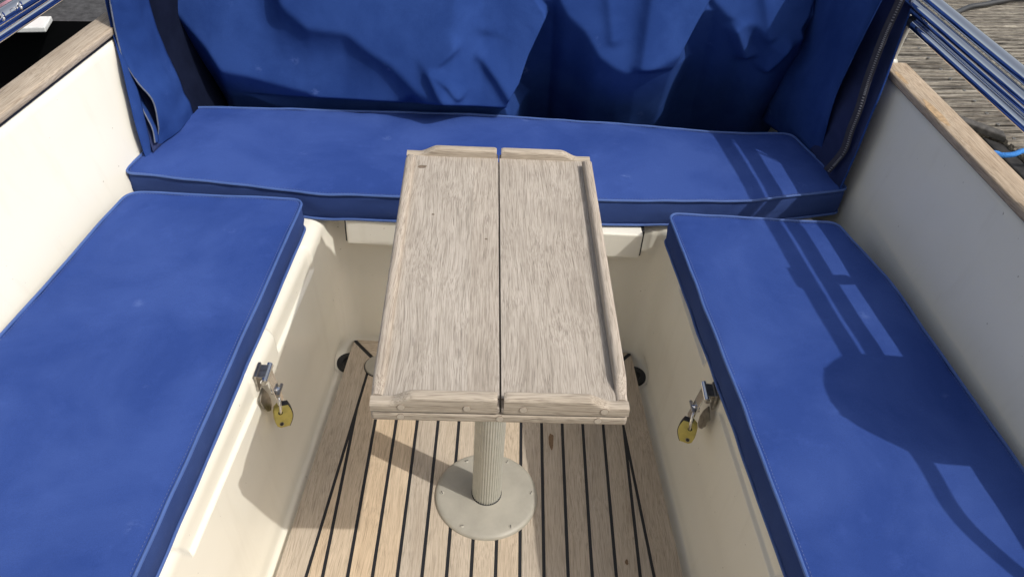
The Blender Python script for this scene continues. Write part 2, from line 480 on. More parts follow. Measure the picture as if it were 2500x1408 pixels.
# hatch on the bulkhead under the aft cushion
h = box_obj('locker_hatch', -.313, .294, .3975, .43, .292, .3545, M['gel'], boat, .0045, 3)
hg = box_obj('hatch_gasket', -.3185, .2995, .4125, .434, .288, .3535, M['black'], boat, .002)
# scupper drains in the aft corners
for sx in (-1, 1):
    d = mesh('drain', *lathe_pts([(.0, .0010), (.014, .0010), (.016, .004), (.028, .005), (.030, .002), (.030, -.004)], 28), M['black'], boat)
    d.location = (sx * .324, .354, GZ + .0015)
# hasps
def make_hasp(s, y, x, z):
    """tab on the locker lid, hinge barrel, strap, turn staple and tarnished leaf"""
    r = Vector((x, y, z))
    pl = box_obj('hasp', -.002, .002, -.014, .014, -.016, .014, M['tarnish'], boat, .0006)
    pl.location = r + Vector((s * .004, 0, -.004)); pl['label'] = 'stainless hasp hinged over the locker edge'
    def sub(nm, vf, m, **k):
        o = mesh(nm, vf[0], vf[1], m, pl, **k); return o
    px = -s * .012
    sub('barrel', tube_pts([(px, -.017, .006), (px, .017, .006)], .0052, 16), M['chrome'])
    for yy in (-.0175, .0175):
        sub('pin_head', tube_pts([(px, yy - .0012, .006), (px, yy + .0012, .006)], .0036, 12), M['tarnish'])
    # bracket between plate and barrel
    b = box_obj('bracket', -.007, .007, -.012, .012, -.0012, .0012, M['tarnish'], pl, .0005); b.location = (px * .5, 0, .010)
    st = box_obj('strap', -.0011, .0011, -.010, .010, -.056, .004, M['chrome'], pl, .0005)
    st.location = (px - s * .004, 0, .002); st.rotation_euler = (0, s * R(9), 0)
    kx = px - s * .012
    sub('turn_knob', tube_pts([(kx + s * .010, .002, -.030), (kx - s * .001, .002, -.031)], .0062, 14), M['chrome'])
    sub('turn_wing', tube_pts([(kx - s * .001, -.011, -.027), (kx - s * .001, .013, -.029)], .0026, 10), M['tarnish'])
    # hanging leaf, rounded at the bottom
    pts = [(-.0105, 0), (.0105, 0), (.0125, -.020), (.010, -.034), (.004, -.042), (-.004, -.042), (-.010, -.034), (-.0125, -.020)]
    vv = [(-.001, a, b_) for a, b_ in pts] + [(.001, a, b_) for a, b_ in pts]; k = len(pts)
    lf = sub('leaf', (vv, [tuple(range(k)), tuple(range(k, 2 * k))] + [(i, (i + 1) % k, (i + 1) % k + k, i + k) for i in range(k)]), M['tarnish'], smooth=False)
    pl.scale = (1.2, 1.2, 1.2)
    lf.location = (-s * .004, -.016, -.020); lf.rotation_euler = (R(16), s * R(8), 0)
    return r + Vector((kx - s * .004, .004, -.038))
lockL = make_hasp(-1, -.016, -.3855, .335)
lockR = make_hasp(1, .006, .3765, .316)

# ------------------------------------------------------------------ teak floor board
fb = empty('teak_floor_board', (0, 0, 0))
tag(fb, 'bleached teak floor board with black caulked seams filling the cockpit well', 'floor board')
ZT = .0015
yn, yf = -1.30, .412
MW = .053
prism_obj('caulking', [(-e(yn) + .001, yn), (e(yn) - .001, yn), (e(yf) - .001, yf - .001), (-e(yf) + .001, yf - .001)], GZ + .002, ZT - .0012, M['caulk'], fb)
def clip(poly, a, b, c):       # keep a*x+b*y<=c
    out = []
    for i in range(len(poly)):
        p, q_ = poly[i], poly[(i + 1) % len(poly)]
        dp = a * p[0] + b * p[1] - c; dq = a * q_[0] + b * q_[1] - c
        if dp <= 0: out.append(p)
        if dp * dq < 0:
            t = dp / (dp - dq); out.append((p[0] + (q_[0] - p[0]) * t, p[1] + (q_[1] - p[1]) * t))
    return out
G = .0031       # half seam
k0 = .0226; PW = .0438
def inner(y): return e(y) - MW
for k in range(-8, 8):
    xa = k0 + k * PW + G; xb = k0 + (k + 1) * PW - G
    p = [(xa, yn), (xb, yn), (xb, yf - MW - G), (xa, yf - MW - G)]
    # right margin: x + .074*y <= inner(0)
    c0 = inner(0) - G
    p = clip(p, 1, .074, c0); p = clip(p, -1, .074, c0)
    if len(p) >= 3:
        ar = abs(sum(p[i][0] * p[(i + 1) % len(p)][1] - p[(i + 1) % len(p)][0] * p[i][1] for i in range(len(p)))) / 2
        if ar > 2e-4: prism_obj('plank', p, GZ + .004, ZT, M['floor'], fb, .0006, 1)
for s in (-1, 1):
    p = [(s * (inner(yn) + G), yn), (s * e(yn), yn), (s * e(yf), yf), (s * (inner(yf - MW) + G), yf - MW + .001)]
    # leave a seam along the mitre
    p[2] = (s * e(yf), yf - .006); 
    p[3] = (s * (inner(yf - MW) + G), yf - MW - .004)
    prism_obj('margin_board', p, GZ + .004, ZT, M['floor'], fb, .0006, 1)
p = [(-(inner(yf - MW) - .002), yf - MW + G), ((inner(yf - MW) - .002), yf - MW + G), (e(yf) - .006, yf), (-(e(yf) - .006), yf)]
prism_obj('margin_board', p, GZ + .004, ZT, M['floor_x'], fb, .0006, 1)
dp = mesh('deck_plate', *lathe_pts([(0, .0045), (.030, .0045), (.0315, .003), (.032, 0)], 40), M['flange'], fb)
dp.location = (-.253, .331, ZT)
dr = mesh('plate_rim', *lathe_pts([(.0312, .0012), (.0334, .0012), (.0334, 0), (.0312, 0)], 40), M['caulk'], dp)

# old stains on the planks
def blot(name, x, y, rx, ry, z, mat, parent, seed):
    pts = []
    for k in range(22):
        a = 2 * math.pi * k / 22
        r_ = 1 + .35 * mnoise.noise(Vector((math.cos(a) * 1.7 + seed, math.sin(a) * 1.7, seed)))
        pts.append((x + rx * r_ * math.cos(a), y + ry * r_ * math.sin(a), z))
    return mesh(name, pts, [tuple(range(22))], mat, parent, smooth=False)
blot('stain', .1294, .142, .0055, .021, ZT + .0004, M['stain'], fb, 3.1)
blot('stain', .263, -.131, .003, .006, ZT + .0004, M['stain'], fb, 8.4)

# ------------------------------------------------------------------ table
TH = R(1.72)
tb = empty('folding_table', (0, 0, ZT), TH)
tag(tb, 'bleached teak folding table with raised rims on a fluted grey pedestal', 'table')
TW, TL = .319, .582
zb = .567 - ZT
# pedestal
seg = 144
ring = []
for k in range(seg):
    a = 2 * math.pi * k / seg
    ring.append((a, .0272 * (1 + .022 * (1 if (k // 2) % 2 == 0 else -1))))
mesh('pole', *loft([[(r * math.cos(a), r * math.sin(a), z) for a, r in ring] for z in (.004, .30, zb)]), M['alu'], tb, angle=20)
fl = mesh('pedestal_foot', *lathe_pts([(.0, .0095), (.0275, .0095), (.030, .0092), (.075, .0085), (.090, .0078), (.096, .0062), (.0990, .0032), (.0995, 0)], 96), M['flange'], tb, angle=50)
mesh('seam_ring', *lathe_pts([(.0272, .0104), (.0292, .0100), (.0292, .0085), (.0272, .0085)], 64), M['caulk'], fl)
sv = MB()
head = lathe_pts([(0, .0013), (.0034, .0011), (.0044, .0004), (.0046, -.002)], 16)
sv0 = None
for i, a in enumerate((33, 90 - 0, 148, 213, 270, 327)):
    a = (62, 118, 180, 238, 302, 2)[i]
    if sv0 is None:
        o = mesh('screw', head[0], head[1], M['flange'], fl); sv0 = o
        sl = box_obj('slot', -.0036, .0036, -.0005, .0005, .0004, .00145, M['caulk'], o)
        slm = sl.data
        bpy.data.objects.remove(sl)
    else:
        o = link(bpy.data.objects.new('screw', sv0.data), fl)
    o.location = (.0865 * math.cos(R(a)), .0865 * math.sin(R(a)), .0078)
    o.rotation_euler = (0, 0, R(random.uniform(0, 180)))
for ch in list(fl.children):
    if ch.name.startswith('screw'):
        pass
# slot lines as thin dark blades beside each screw (kept at part level of the foot)
for ch in [c for c in fl.children if c.name.startswith('screw')]:
    s_ = link(bpy.data.objects.new('screw_slot', slm), fl)
    s_.location = ch.location; s_.rotation_euler = ch.rotation_euler
# under board and cross plate
bb = box_obj('base_board', -TW / 2 + .001, TW / 2 - .001, -TL / 2 - .0005, TL / 2 - .004, zb, zb + .0146, M['table_x'], tb, .004, 3)
box_obj('mounting_plate', -.07, .07, -.07, .07, zb - .008, zb - .0005, M['flange'], tb, .002)
def plug(x, y, z, par, nrm='y'):
    g = lathe_pts([(0, .0005), (.0046, .0005), (.0046, -.001)], 20)
    rg = lathe_pts([(.0046, .00025), (.0051, .00025), (.0051, -.001), (.0046, -.001)], 20)
    m = T(x, y, z) @ Matrix.Rotation(R(90), 4, 'X')
    o = mesh('plug', *move(g, m), M['plug'], par, smooth=False)
    mesh('plug_joint', *move(rg, m), M['plugring'], par, smooth=False)
for x in (-.122, 0.0, .122): plug(x, -TL / 2 - .0006, zb + .0085, tb)
z0 = zb + .0175
zs = z0 + .0108           # leaf surface
RT = zs + .0155           # rim top
def rim_loft(fn, n):
    """fn(t)->(ring of 3d points)"""
    return loft([fn(i / (n - 1)) for i in range(n)])
def rsec(w, h, r=.0045):
    """rounded top cross-section: (across, up)"""
    pts = [(-w / 2, 0), (w / 2, 0)]
    for k in range(5):
        a = R(k * 22.5); pts.append((w / 2 - r + r * math.cos(a), max(h - r, .001) + min(r, h) * math.sin(a)))
    for k in range(5):
        a = R(90 + k * 22.5); pts.append((-w / 2 + r + r * math.cos(a), max(h - r, .001) + min(r, h) * math.sin(a)))
    return pts
RW = .0165
for s in (-1, 1):
    xin, xout = .0012, TW / 2
    leaf = box_obj('leaf', min(s * xin, s * (xout - .0005)), max(s * xin, s * (xout - .0005)), -TL / 2 + .0005, TL / 2 - .0005, z0, zs - .002, M['table'], tb, .0008, 1)
    xm = .066 if s > 0 else .042
    for a, b in ((xin, xm), (xm, xout - RW + .001)):
        box_obj('board', min(s * a, s * b), max(s * a, s * b), -TL / 2 + RW - .001, TL / 2 - RW + .001, zs - .004, zs, M['table'], leaf, .00025, 1)
    # end rims: full height by the centre joint, sloping away to a low corner
    for ye in (-1, 1):
        yc = ye * (TL / 2 - RW / 2)
        def fn(t, s=s, yc=yc, ye=ye):
            xx = xin + .0028 + (xout - .0005 - xin - .0028) * t
            u = xx / xout
            drop = sst(.66, .86, u)
            hgt = (RT - .0015 - z0) * (1 - drop) + (zs - z0 + .0022) * drop
            rnd = sst(0, .025, t); hgt *= .93 + .07 * rnd
            ww = RW
            return [(s * xx, yc + a * (1 + 0) + (1 - rnd) * 0, z0 + b) for a, b in rsec(ww, hgt)]
        mesh('end_rim', *rim_loft(fn, 60), M['table_x'], leaf, angle=40)
    xc_ = s * (xout - RW / 2)
    def fs(t, s=s, xc_=xc_):
        yy = (-TL / 2 + RW * .98) + (TL - RW * 1.96) * t
        d0 = sst(0, .055, t) if s < 0 else sst(.012, .06, t)
        d1 = sst(1, .962, t) if s < 0 else sst(.975, .966, t)
        top = RT - (.006 if s < 0 else 0)
        hgt = (zs - z0 + .0022) + (top - zs - .0022) * min(d0, d1)
        return [(xc_ + a, yy, z0 + b) for a, b in rsec(RW - .001, hgt, .006)]
    mesh('side_rim', *rim_loft(fs, 80), M['table_y'], leaf, angle=40)
    for x in (.028, .128) if s > 0 else (.041, .121):
        plug(s * x, -TL / 2 - .0004, z0 + .0085, leaf)

for x_, y_, a_, b_ in ((-.130, .240, .0075, .0045), (-.104, .104, .0022, .0022), (-.020, .045, .0022, .0018)):
    blot('knot', x_, y_, a_, b_, zs + .0003, M['knot'], tb, 20 * x_)

# ------------------------------------------------------------------ cushions
def round_poly(pts, rad, step=.012):
    n = len(pts); out = []
    for i in range(n):
        p0, p1, p2 = Vector(pts[i - 1]), Vector(pts[i]), Vector(pts[(i + 1) % n])
        r = rad[i]
        d0 = (p0 - p1).normalized(); d2 = (p2 - p1).normalized()
        ang = d0.angle(d2); t = min(r / math.tan(ang / 2), (p0 - p1).length * .45, (p2 - p1).length * .45)
        a = p1 + d0 * t; b = p1 + d2 * t
        for k in range(9):
            u = k / 8; out.append((1 - u) ** 2 * a + 2 * u * (1 - u) * p1 + u * u * b)
    # resample
    res = []
    for i in range(len(out)):
        a, b = out[i], out[(i + 1) % len(out)]
        m = max(1, int((b - a).length / step))
        for k in range(m): res.append(a + (b - a) * (k / m))
    return res
def cushion(name, label, pts, rad, axis, z0, z1, seed, puff=.0035, zfun=None):
    root = empty(name, (sum(p[0] for p in pts) / len(pts), sum(p[1] for p in pts) / len(pts), z0))
    tag(root, label, 'cushion', 'blue canvas cockpit cushions')
    c = root.location.copy()
    B = round_poly(pts, rad)
    n = len(B)
    a0, a1 = Vector(axis[0]), Vector(axis[1])
    def med(p):
        d = a1 - a0; t = max(0, min(1, (p - a0).dot(d) / d.dot(d))); return a0 + d * t
    def nz(x, y, z, sc): return mnoise.noise(Vector((x * sc + seed, y * sc, z * sc)))
    zf = zfun or (lambda x, y: 0.0)
    def P(p, z):
        return Vector((p.x, p.y, z + zf(p.x, p.y))) - c
    out = []
    cen = [med(p) for p in B]
    nrm = [(p - q_).normalized() for p, q_ in zip(B, cen)]
    edge = [p + nn * (.0014 * nz(p.x, p.y, 0, 14) + .0022 * nz(p.x, p.y, 3, 5)) for p, nn in zip(B, nrm)]
    zed = [.0018 * nz(p.x, p.y, 5, 16) + .002 * nz(p.x, p.y, 8, 6) for p in B]
    H = z1 - z0
    side = []
    for t in (0, .04, .2, .4, .6, .8, .95, 1.0):
        bul = .003 * math.sin(math.pi * t)
        side.append([P(p + nn * (bul + .0022 * nz(p.x, p.y, t * .5, 22) - .001 * (t < .03) - .0008 * (t > .97)), z0 + zd + H * t) for p, nn, zd in zip(edge, nrm, zed)])
    v, f = loft(side, True, False)
    mesh('boxing', v, f, M['cush_side'], root, angle=70)
    top = []
    for t in (0, .008, .02, .04, .07, .11, .16, .22, .30, .4, .5, .6, .7, .8, .9, 1.0):
        ring_ = []
        for p, q_, nn, zd in zip(edge, cen, nrm, zed):
            pp = p + (q_ - p) * t
            dd = (pp - p).length
            hh = puff * (1 - math.exp(-dd / .035)) + (.0018 * nz(pp.x, pp.y, 1, 9) + .003 * nz(pp.x, pp.y, 7, 4)) * min(1, dd / .02) + .0026 * nz(pp.x, pp.y, 4, 26) * math.exp(-dd / .04)
            ring_.append(P(pp - nn * .0008 * (t == 0), z1 + zd * math.exp(-dd / .03) + hh))
        top.append(ring_)
    v, f = loft(top, True, False)
    mesh('cover_top', v, f, M['cush'], root, angle=70, merge=.0004)
    v = [P(p, z0 + zd + .001) for p, zd in zip(edge, zed)]
    mesh('cover_base', v, [tuple(range(len(v)))], M['cush_side'], root, smooth=False)
    for zz, nm in ((z1, 'piping'), (z0, 'piping')):
        pth = [P(p + nn * .0014, zz + zd + (.0012 if zz == z1 else -.0004)) for p, nn, zd in zip(edge, nrm, zed)]
        pth.append(pth[0])
        mesh(nm, *tube_pts(pth, .0027, 8, cap=False), M['pipe'], root)
    # stitching just inside the piping
    mb = MB()
    for i in range(0, n):
        p = edge[i] - nrm[i] * .005; q2 = edge[(i + 1) % n] - nrm[(i + 1) % n] * .005
        m = max(1, int((q2 - p).length / .0055))
        for k in range(m):
            a = p + (q2 - p) * ((k + .2) / m); b = p + (q2 - p) * ((k + .75) / m)
            if (b - a).length < .0012: continue
            dn = (b - a).normalized(); w = Vector((-dn.y, dn.x)) * .0004
            zz = z1 + zed[i] + puff * .17 + .0012 + .0016 * nz(a.x, a.y, 4, 24)
            mb.add([P(a - w, zz), P(b - w, zz), P(b + w, zz), P(a + w, zz)], [(0, 1, 2, 3)])
    s_ = mb.build('stitching', M['stitch'], root, smooth=False, recalc=False)
    s_['kind'] = 'stuff'
    return root
ZC0, ZC1 = .362, .420
cushion('seat_cushion', 'long blue seat cushion in full sun on the left bench',
        [(-.717, .362), (-.383, .366), (-.436, -.62), (-.845, -.62), (-.772, -.043)], [.035, .022, .03, .03, .3], ((-.555, .20), (-.615, -.44)), ZC0, ZC1, 3)
cushion('seat_cushion', 'blue seat cushion on the right bench crossed by dark rail shadows',
        [(.334, .382), (.665, .380), (.712, .22), (.832, -.62), (.433, -.62)], [.020, .028, .2, .03, .03], ((.51, .22), (.63, -.42)), ZC0, ZC1, 11)
cushion('seat_cushion', 'wide blue seat cushion across the back bench behind the table',
        [(-.748, .424), (-.38, .396), (-.08, .400), (.22, .418), (.50, .445), (.722, .497), (.655, .716), (.3, .722), (-.03, .728), (-.4, .722), (-.700, .694)],
        [.02, .3, .3, .3, .3, .016, .03, .3, .3, .3, .035], ((-.575, .56), (.56, .60)), ZC0, ZC1, 23, puff=.003,
        zfun=lambda x, y: .003 * math.sin(x * 7 + 1) + (.006 * sst(.45, .72, x)))

# ------------------------------------------------------------------ padlocks
def padlock(loc, s, label):
    root = empty('padlock', loc); tag(root, label, 'padlock', 'yellow padlocks on the locker hasps')
    # outline in local (u across, w up); flat back edge at -u, bowed front edge
    outl = []
    Hh = .044
    for k in range(13):
        t = k / 12; outl.append((.0085 + .0075 * math.sin(math.pi * (t * .92 + .02)), -Hh * (1 - t)))
    outl += [(.004, 0), (-.006, 0), (-.0125, -.006), (-.0145, -.016), (-.0145, -.030), (-.0115, -.040), (-.006, -Hh)]
    k = len(outl)
    def plate(nm, th0, th1, sc, mat):
        secs = []
        for th, m in ((th0, .93), (th0 + .0014, 1.0), (th1 - .0014, 1.0), (th1, .93)):
            secs.append([Vector(((u * m * sc), th, (w + Hh / 2) * m * sc - Hh / 2)) for u, w in outl])
        return mesh(nm, *loft(secs), mat, root, angle=45)
    plate('body', -.0085, .0085, 1.0, M['yellow'])
    # black bumper wrapped round the bowed edge and the top
    bp = []
    for u, w in outl[:15]:
        bp.append((u, w))
    secs = []
    for u, w in bp:
        d = Vector((u - (-.012), w + Hh / 2)).normalized()
        secs.append([(u - d.x * .0010, -.0064, w - d.y * .0010), (u + d.x * .0013, -.0064, w + d.y * .0013), (u + d.x * .0013, .0064, w + d.y * .0013), (u - d.x * .0010, .0064, w - d.y * .0010)])
    mesh('bumper', *loft(secs), M['black'], root, angle=40)
    mesh('keyhole', *tube_pts([(-.004, -.0092, -.0355), (-.004, .0, -.0355)], .0030, 16), M['caulk'], root)
    mesh('keyhole_ring', *move(lathe_pts([(.0030, .0003), (.0040, .0003), (.0040, -.001), (.0030, -.001)], 20), T(-.004, -.0088, -.0355) @ Matrix.Rotation(R(90), 4, 'X')), M['tarnish'], root)
    pth = []
    for k_ in range(17):
        a = math.pi * k_ / 16
        pth.append((-.004 - .0, -.0086 - .0 + (-.004) * math.sin(a) * 2.2, -.012 + .034 * (1 - math.cos(a)) / 2 + .004 * math.sin(a)))
    mesh('shackle', *tube_pts(pth, .0024, 12), M['chrome'], root)
    mesh('shackle_hole', *tube_pts([(-.004, -.0091, -.012), (-.004, 0, -.012)], .0040, 16), M['caulk'], root)
    return root
pk = padlock((-.360, -.018, .266), -1, 'weathered yellow padlock hanging from the hasp of the left sunlit locker')
pk.rotation_euler = (R(-12), R(4), R(24))
pk2 = padlock((.346, -.014, .268), 1, 'bright yellow padlock hanging from the hasp of the right shaded locker')
pk2.rotation_euler = (R(-12), R(-4), R(-24)); pk2.scale = (-1, 1, 1)

# ------------------------------------------------------------------ canvas cover across the back
cv = empty('canvas_cover', (0, .74, .40))
tag(cv, 'blue canvas cover hanging in folds behind the back bench', 'canvas cover')
CO = Vector((0, .74, .40))
# The sheet leans back above a ridge line and tucks under below it; three swags overlap.
NX, NZ = 520, 200
gx = np.linspace(-.76, .735, NX); gz = np.linspace(.25, .79, NZ)
X, Z = np.meshgrid(gx, gz)
def blur(a, n):
    for _ in range(n):
        b = np.pad(a, 1, mode='edge')
        a = (b[:-2, 1:-1] + b[2:, 1:-1] + b[1:-1, :-2] + b[1:-1, 2:] + 2 * a) / 6
    return a
def YP(z): return .700 + .50 * (z - .44)
def swag(low, right, k2, nb, slope=1.5):
    lx = np.array([p[0] for p in low]); lz = np.array([p[1] for p in low])
    zr = np.interp(X, lx, lz)
    zr = np.where(X < lx[0], lz[0] + slope * (lx[0] - X), zr)
    zr = np.minimum(zr, .86)
    y = np.where(Z >= zr, YP(Z), YP(zr) + k2 * (zr - Z))
    y = blur(y, nb)
    if right:
        rx = np.array([p[0] for p in right]); rz = np.array([p[1] for p in right])
        dx = gx[1] - gx[0]
        lo = np.clip((lz[-1] + .004 - Z) / .05, 0, 1)
        wid = 2.6 * dx + .06 * lo
        c = np.clip((np.interp(Z, rz, rx) + .025 * lo - X) / wid + .5, 0, 1); c = c * c * (3 - 2 * c)
    else:
        c = np.ones(X.shape)
    return y, c
def over(Yu, lay):
    y, c = lay
    return np.where(y < Yu, y * c + Yu * (1 - c), Yu)
A_low = [(-0.746, 0.625), (-0.707, 0.583), (-0.665, 0.542), (-0.632, 0.497), (-0.575, 0.49), (-0.517, 0.478), (-0.445, 0.466), (-0.393, 0.446), (-0.285, 0.441), (-0.267, 0.445), (-0.202, 0.488), (-0.172, 0.467), (-0.105, 0.448), (-0.058, 0.456), (-0.022, 0.444), (0.005, 0.433)]
A_right = [(0.004, 0.3), (0.005, 0.433), (0.011, 0.468), (0.017, 0.481), (0.033, 0.504), (0.049, 0.555), (0.082, 0.629), (0.079, 0.641), (0.057, 0.664), (0.041, 0.693), (0.031, 0.85)]
B_low = [(0.104, 0.666), (0.124, 0.638), (0.161, 0.613), (0.199, 0.565), (0.235, 0.545), (0.26, 0.537), (0.298, 0.542), (0.345, 0.56), (0.386, 0.58)]
B_right = [(0.374, 0.3), (0.375, 0.5399999999999999), (0.386, 0.58), (0.409, 0.628), (0.434, 0.682), (0.444, 0.713), (0.461, 0.85)]
C_low = [(0.437, 0.683), (0.473, 0.655), (0.509, 0.642), (0.538, 0.641), (0.582, 0.601), (0.602, 0.597), (0.619, 0.601), (0.651, 0.622)]
C_right = [(0.643, 0.3), (0.647, 0.582), (0.651, 0.622), (0.645, 0.636), (0.656, 0.661), (0.662, 0.694), (0.664, 0.724), (0.666, 0.85)]
Y = np.where(Z < .66, .910 - .36 * (Z - .42), .8236 + .52 * (Z - .66)) + .003 * np.sin(X * 11 + 1.2)
LA = swag(A_low, A_right, .44, 7)
LB = swag(B_low, B_right, .42, 9)
LC = swag(C_low, C_right, .42, 9)
for lay in (LC, LB, LA): Y = over(Y, lay)
front = np.zeros(X.shape)
def crease(pts, amp, wl, wr_):
    """ridge along a polyline; wl on its right hand (seen going along it), wr_ on its left"""
    global front
    for a, b in zip(pts[:-1], pts[1:]):
        a = np.array(a); b = np.array(b); d = b - a; ln = np.hypot(*d); d = d / ln
        s_ = (X - a[0]) * d[0] + (Z - a[1]) * d[1]
        c_ = (X - a[0]) * d[1] - (Z - a[1]) * d[0]
        w = np.where(c_ < 0, wr_, wl)
        end = np.clip(np.minimum(s_, ln - s_) / .02 + 1, 0, 1); end = end * end * (3 - 2 * end)
        front = np.maximum(front, amp * np.exp(-np.abs(c_ / w) ** 1.6) * end) if amp > 0 else front + amp * np.exp(-np.abs(c_ / w) ** 1.6) * end
def fold(pts, amp, w):
    """soft step: the cloth above the polyline stands proud by amp and tucks in over width w below it"""
    lx = np.array([p[0] for p in pts]); lz = np.array([p[1] for p in pts])
    t = np.exp(-np.clip(np.interp(X, lx, lz) - Z, 0, 9) / w)
    e_ = np.clip((X - lx[0]) / .05, 0, 1) * np.clip((lx[-1] - X) / .06, 0, 1)
    return amp * t * e_
step = fold([(-0.54, 0.7000000000000001), (-0.483, 0.638), (-0.43, 0.602), (-0.35, 0.599), (-0.305, 0.57), (-0.251, 0.542), (-0.196, 0.497), (-0.156, 0.479), (-0.055999999999999994, 0.497)], .050, .050)
step = blur(step, 14)
crease([(-0.113, 0.583), (-0.168, 0.538)], .014, .020, .008)
crease([(-0.168, 0.538), (-0.146, 0.5), (-0.108, 0.45)], .022, .012, .026)
crease([(-0.154, 0.533), (-0.12499999999999999, 0.515), (-0.103, 0.49)], .020, .008, .016)
crease([(-0.061, 0.559), (-0.02, 0.514), (0.01, 0.476)], .016, .012, .026)
crease([(0.304, 0.8), (0.304, 0.691), (0.296, 0.553)], .020, .016, .060)
crease([(0.21100000000000002, 0.676), (0.22699999999999998, 0.6)], .008, .012, .022)
crease([(0.495, 0.627), (0.536, 0.56)], .030, .012, .020)
crease([(0.615, 0.61), (0.586, 0.544)], .028, .016, .010)
crease([(0.538, 0.731), (0.574, 0.621)], .010, .014, .022)
crease([(0.6829999999999999, 0.79), (0.689, 0.725), (0.695, 0.665), (0.7, 0.615)], .055, .012, .022)
crease([(-0.641, 0.66), (-0.655, 0.606)], -.016, .010, .012)
crease([(-0.487, 0.665), (-0.503, 0.622), (-0.528, 0.6)], -.014, .010, .022)
crease([(-.20, .72), (-.215, .62)], -.007, .014, .03)
crease([(-.03, .72), (-.06, .61)], .007, .014, .05)
front = blur(front, 3)
nzv = np.zeros(X.shape)
for i in range(NZ):
    for j in range(NX):
        x, z = gx[j], gz[i]
        nzv[i, j] = .004 * mnoise.noise(Vector((x * 4.5, z * 3.5, 2.2))) + .0020 * mnoise.noise(Vector((x * 13 + z * 7, z * 8, 6.2))) + .0007 * mnoise.noise(Vector((x * 30 - z * 10, z * 22, 1.2)))
Y = Y - front - step - nzv
Y = np.maximum(Y, .752 - 2.0 * np.clip(Z - .434, 0, 1))
Y = blur(Y, 1)
v = []
for i in range(NZ):
    for j in range(NX): v.append((X[i, j] - CO.x, Y[i, j] - CO.y, Z[i, j] - CO.z))
# roll the canvas back over the deck above the hanging part
ybase = Y[-1].copy(); extra = 14
for k in range(1, extra + 1):
    a = k / extra
    for j in range(NX):
        yy = ybase[j] + .62 * a ** 1.3; zz = .79 + .07 * math.sin(a * 2.4) + .012 * mnoise.noise(Vector((gx[j] * 6, a * 5, 9)))
        v.append((gx[j] - CO.x, yy - CO.y, zz - CO.z))
NR = NZ + extra
f = [(i * NX + j, i * NX + j + 1, (i + 1) * NX + j + 1, (i + 1) * NX + j) for i in range(NR - 1) for j in range(NX - 1)]
mesh('hanging_panel', v, f, M['cover'], cv, angle=80)

def strip(name, La, Lb, mat, nacross=14, bow=0.0, bowdir=(0, -1, 0), parent=cv, sub=6, wob=.0, seed=0, thick=.0012, edge=None):
    """cloth strip lofted between two edge curves, with thickness"""
    A_ = smooth_path(La, sub); B_ = smooth_path(Lb, sub); bd = Vector(bowdir)
    rowsv = []
    for a, b in zip(A_, B_):
        r_ = []
        for k in range(nacross + 1):
            t = k / nacross
            p = a + (b - a) * t + bd * bow * math.sin(math.pi * t)
            if wob: p = p + bd * wob * (mnoise.noise(Vector((p.x * 20 + seed, p.z * 16, p.y * 20))) + .5 * mnoise.noise(Vector((p.x * 50 + seed, p.z * 40, p.y * 50))))
            r_.append(p - CO)
        rowsv.append(r_)
    v, f = loft(rowsv, closed=False)
    o = mesh(name, v, f, mat, parent, angle=80)
    md = o.modifiers.new('thickness', 'SOLIDIFY'); md.thickness = thick; md.offset = 0
    return o
FLl = [(-.782, .64, .80), (-.782, .64, .732), (-.785, .63, .687), (-.786, .625, .656), (-.786, .62, .62), (-.78, .61, .577), (-.759, .60, .529), (-.737, .60, .488), (-.733, .59, .441), (-.737, .585, .414), (-.747, .565, .393)]
FLr = [(-.765, .75, .80), (-.762, .75, .70), (-.761, .75, .644), (-.760, .75, .605), (-.756, .75, .565), (-.750, .75, .531), (-.740, .745, .50), (-.730, .74, .464), (-.725, .735, .437), (-.714, .73, .412), (-.711, .725, .385)]
CAMP = Vector((-.0086, -.9664, 1.3722))
def nearer(pts, k): return [tuple(CAMP + (Vector(p) - CAMP) * k) for p in pts]
FLl = nearer(FLl, .966); FLr = nearer(FLr, .966)
fl_ = strip('side_flap', FLl, FLr, M['cover'], 18, .020, (.55, -.55, .1), wob=.006, seed=3)
mesh('hem_edge', *tube_pts([p - CO for p in smooth_path(FLl, 6)], .0016, 8), M['hem'], fl_)
FOl = [(-.799, .64, .69), (-.797, .63, .637), (-.788, .61, .594), (-.778, .59, .565), (-.773, .575, .518), (-.763, .55, .457), (-.741, .51, .417), (-.735, .505, .40)]
FOr = [(-.792, .66, .69), (-.792, .65, .628), (-.782, .635, .583), (-.774, .62, .55), (-.762, .60, .505), (-.752, .575, .443), (-.734, .535, .412), (-.730, .53, .395)]
FOl = nearer(FOl[:-2], .966) + nearer(FOl[-2:], .984); FOr = nearer(FOr[:-2], .966) + nearer(FOr[-2:], .984)
fo = strip('under_flap', FOl, FOr, M['cover'], 8, .004, (.7, -.5, 0), wob=.002, seed=8)
FMl = [(-.782, .615, .57), (-.776, .61, .532), (-.770, .605, .488), (-.755, .59, .459), (-.741, .575, .434), (-.736, .56, .410)]
FMr = [(-.780, .635, .57), (-.775, .628, .525), (-.768, .622, .482), (-.753, .607, .452), (-.739, .59, .427), (-.734, .575, .405)]
FMl = nearer(FMl, .966); FMr = nearer(FMr, .966)
fm = strip('middle_flap', FMl, FMr, M['cover'], 5, .002, (.7, -.5, 0))
mesh('hem_edge', *tube_pts([p - CO for p in smooth_path(FMl, 6)], .0014, 8), M['hem'], fm)
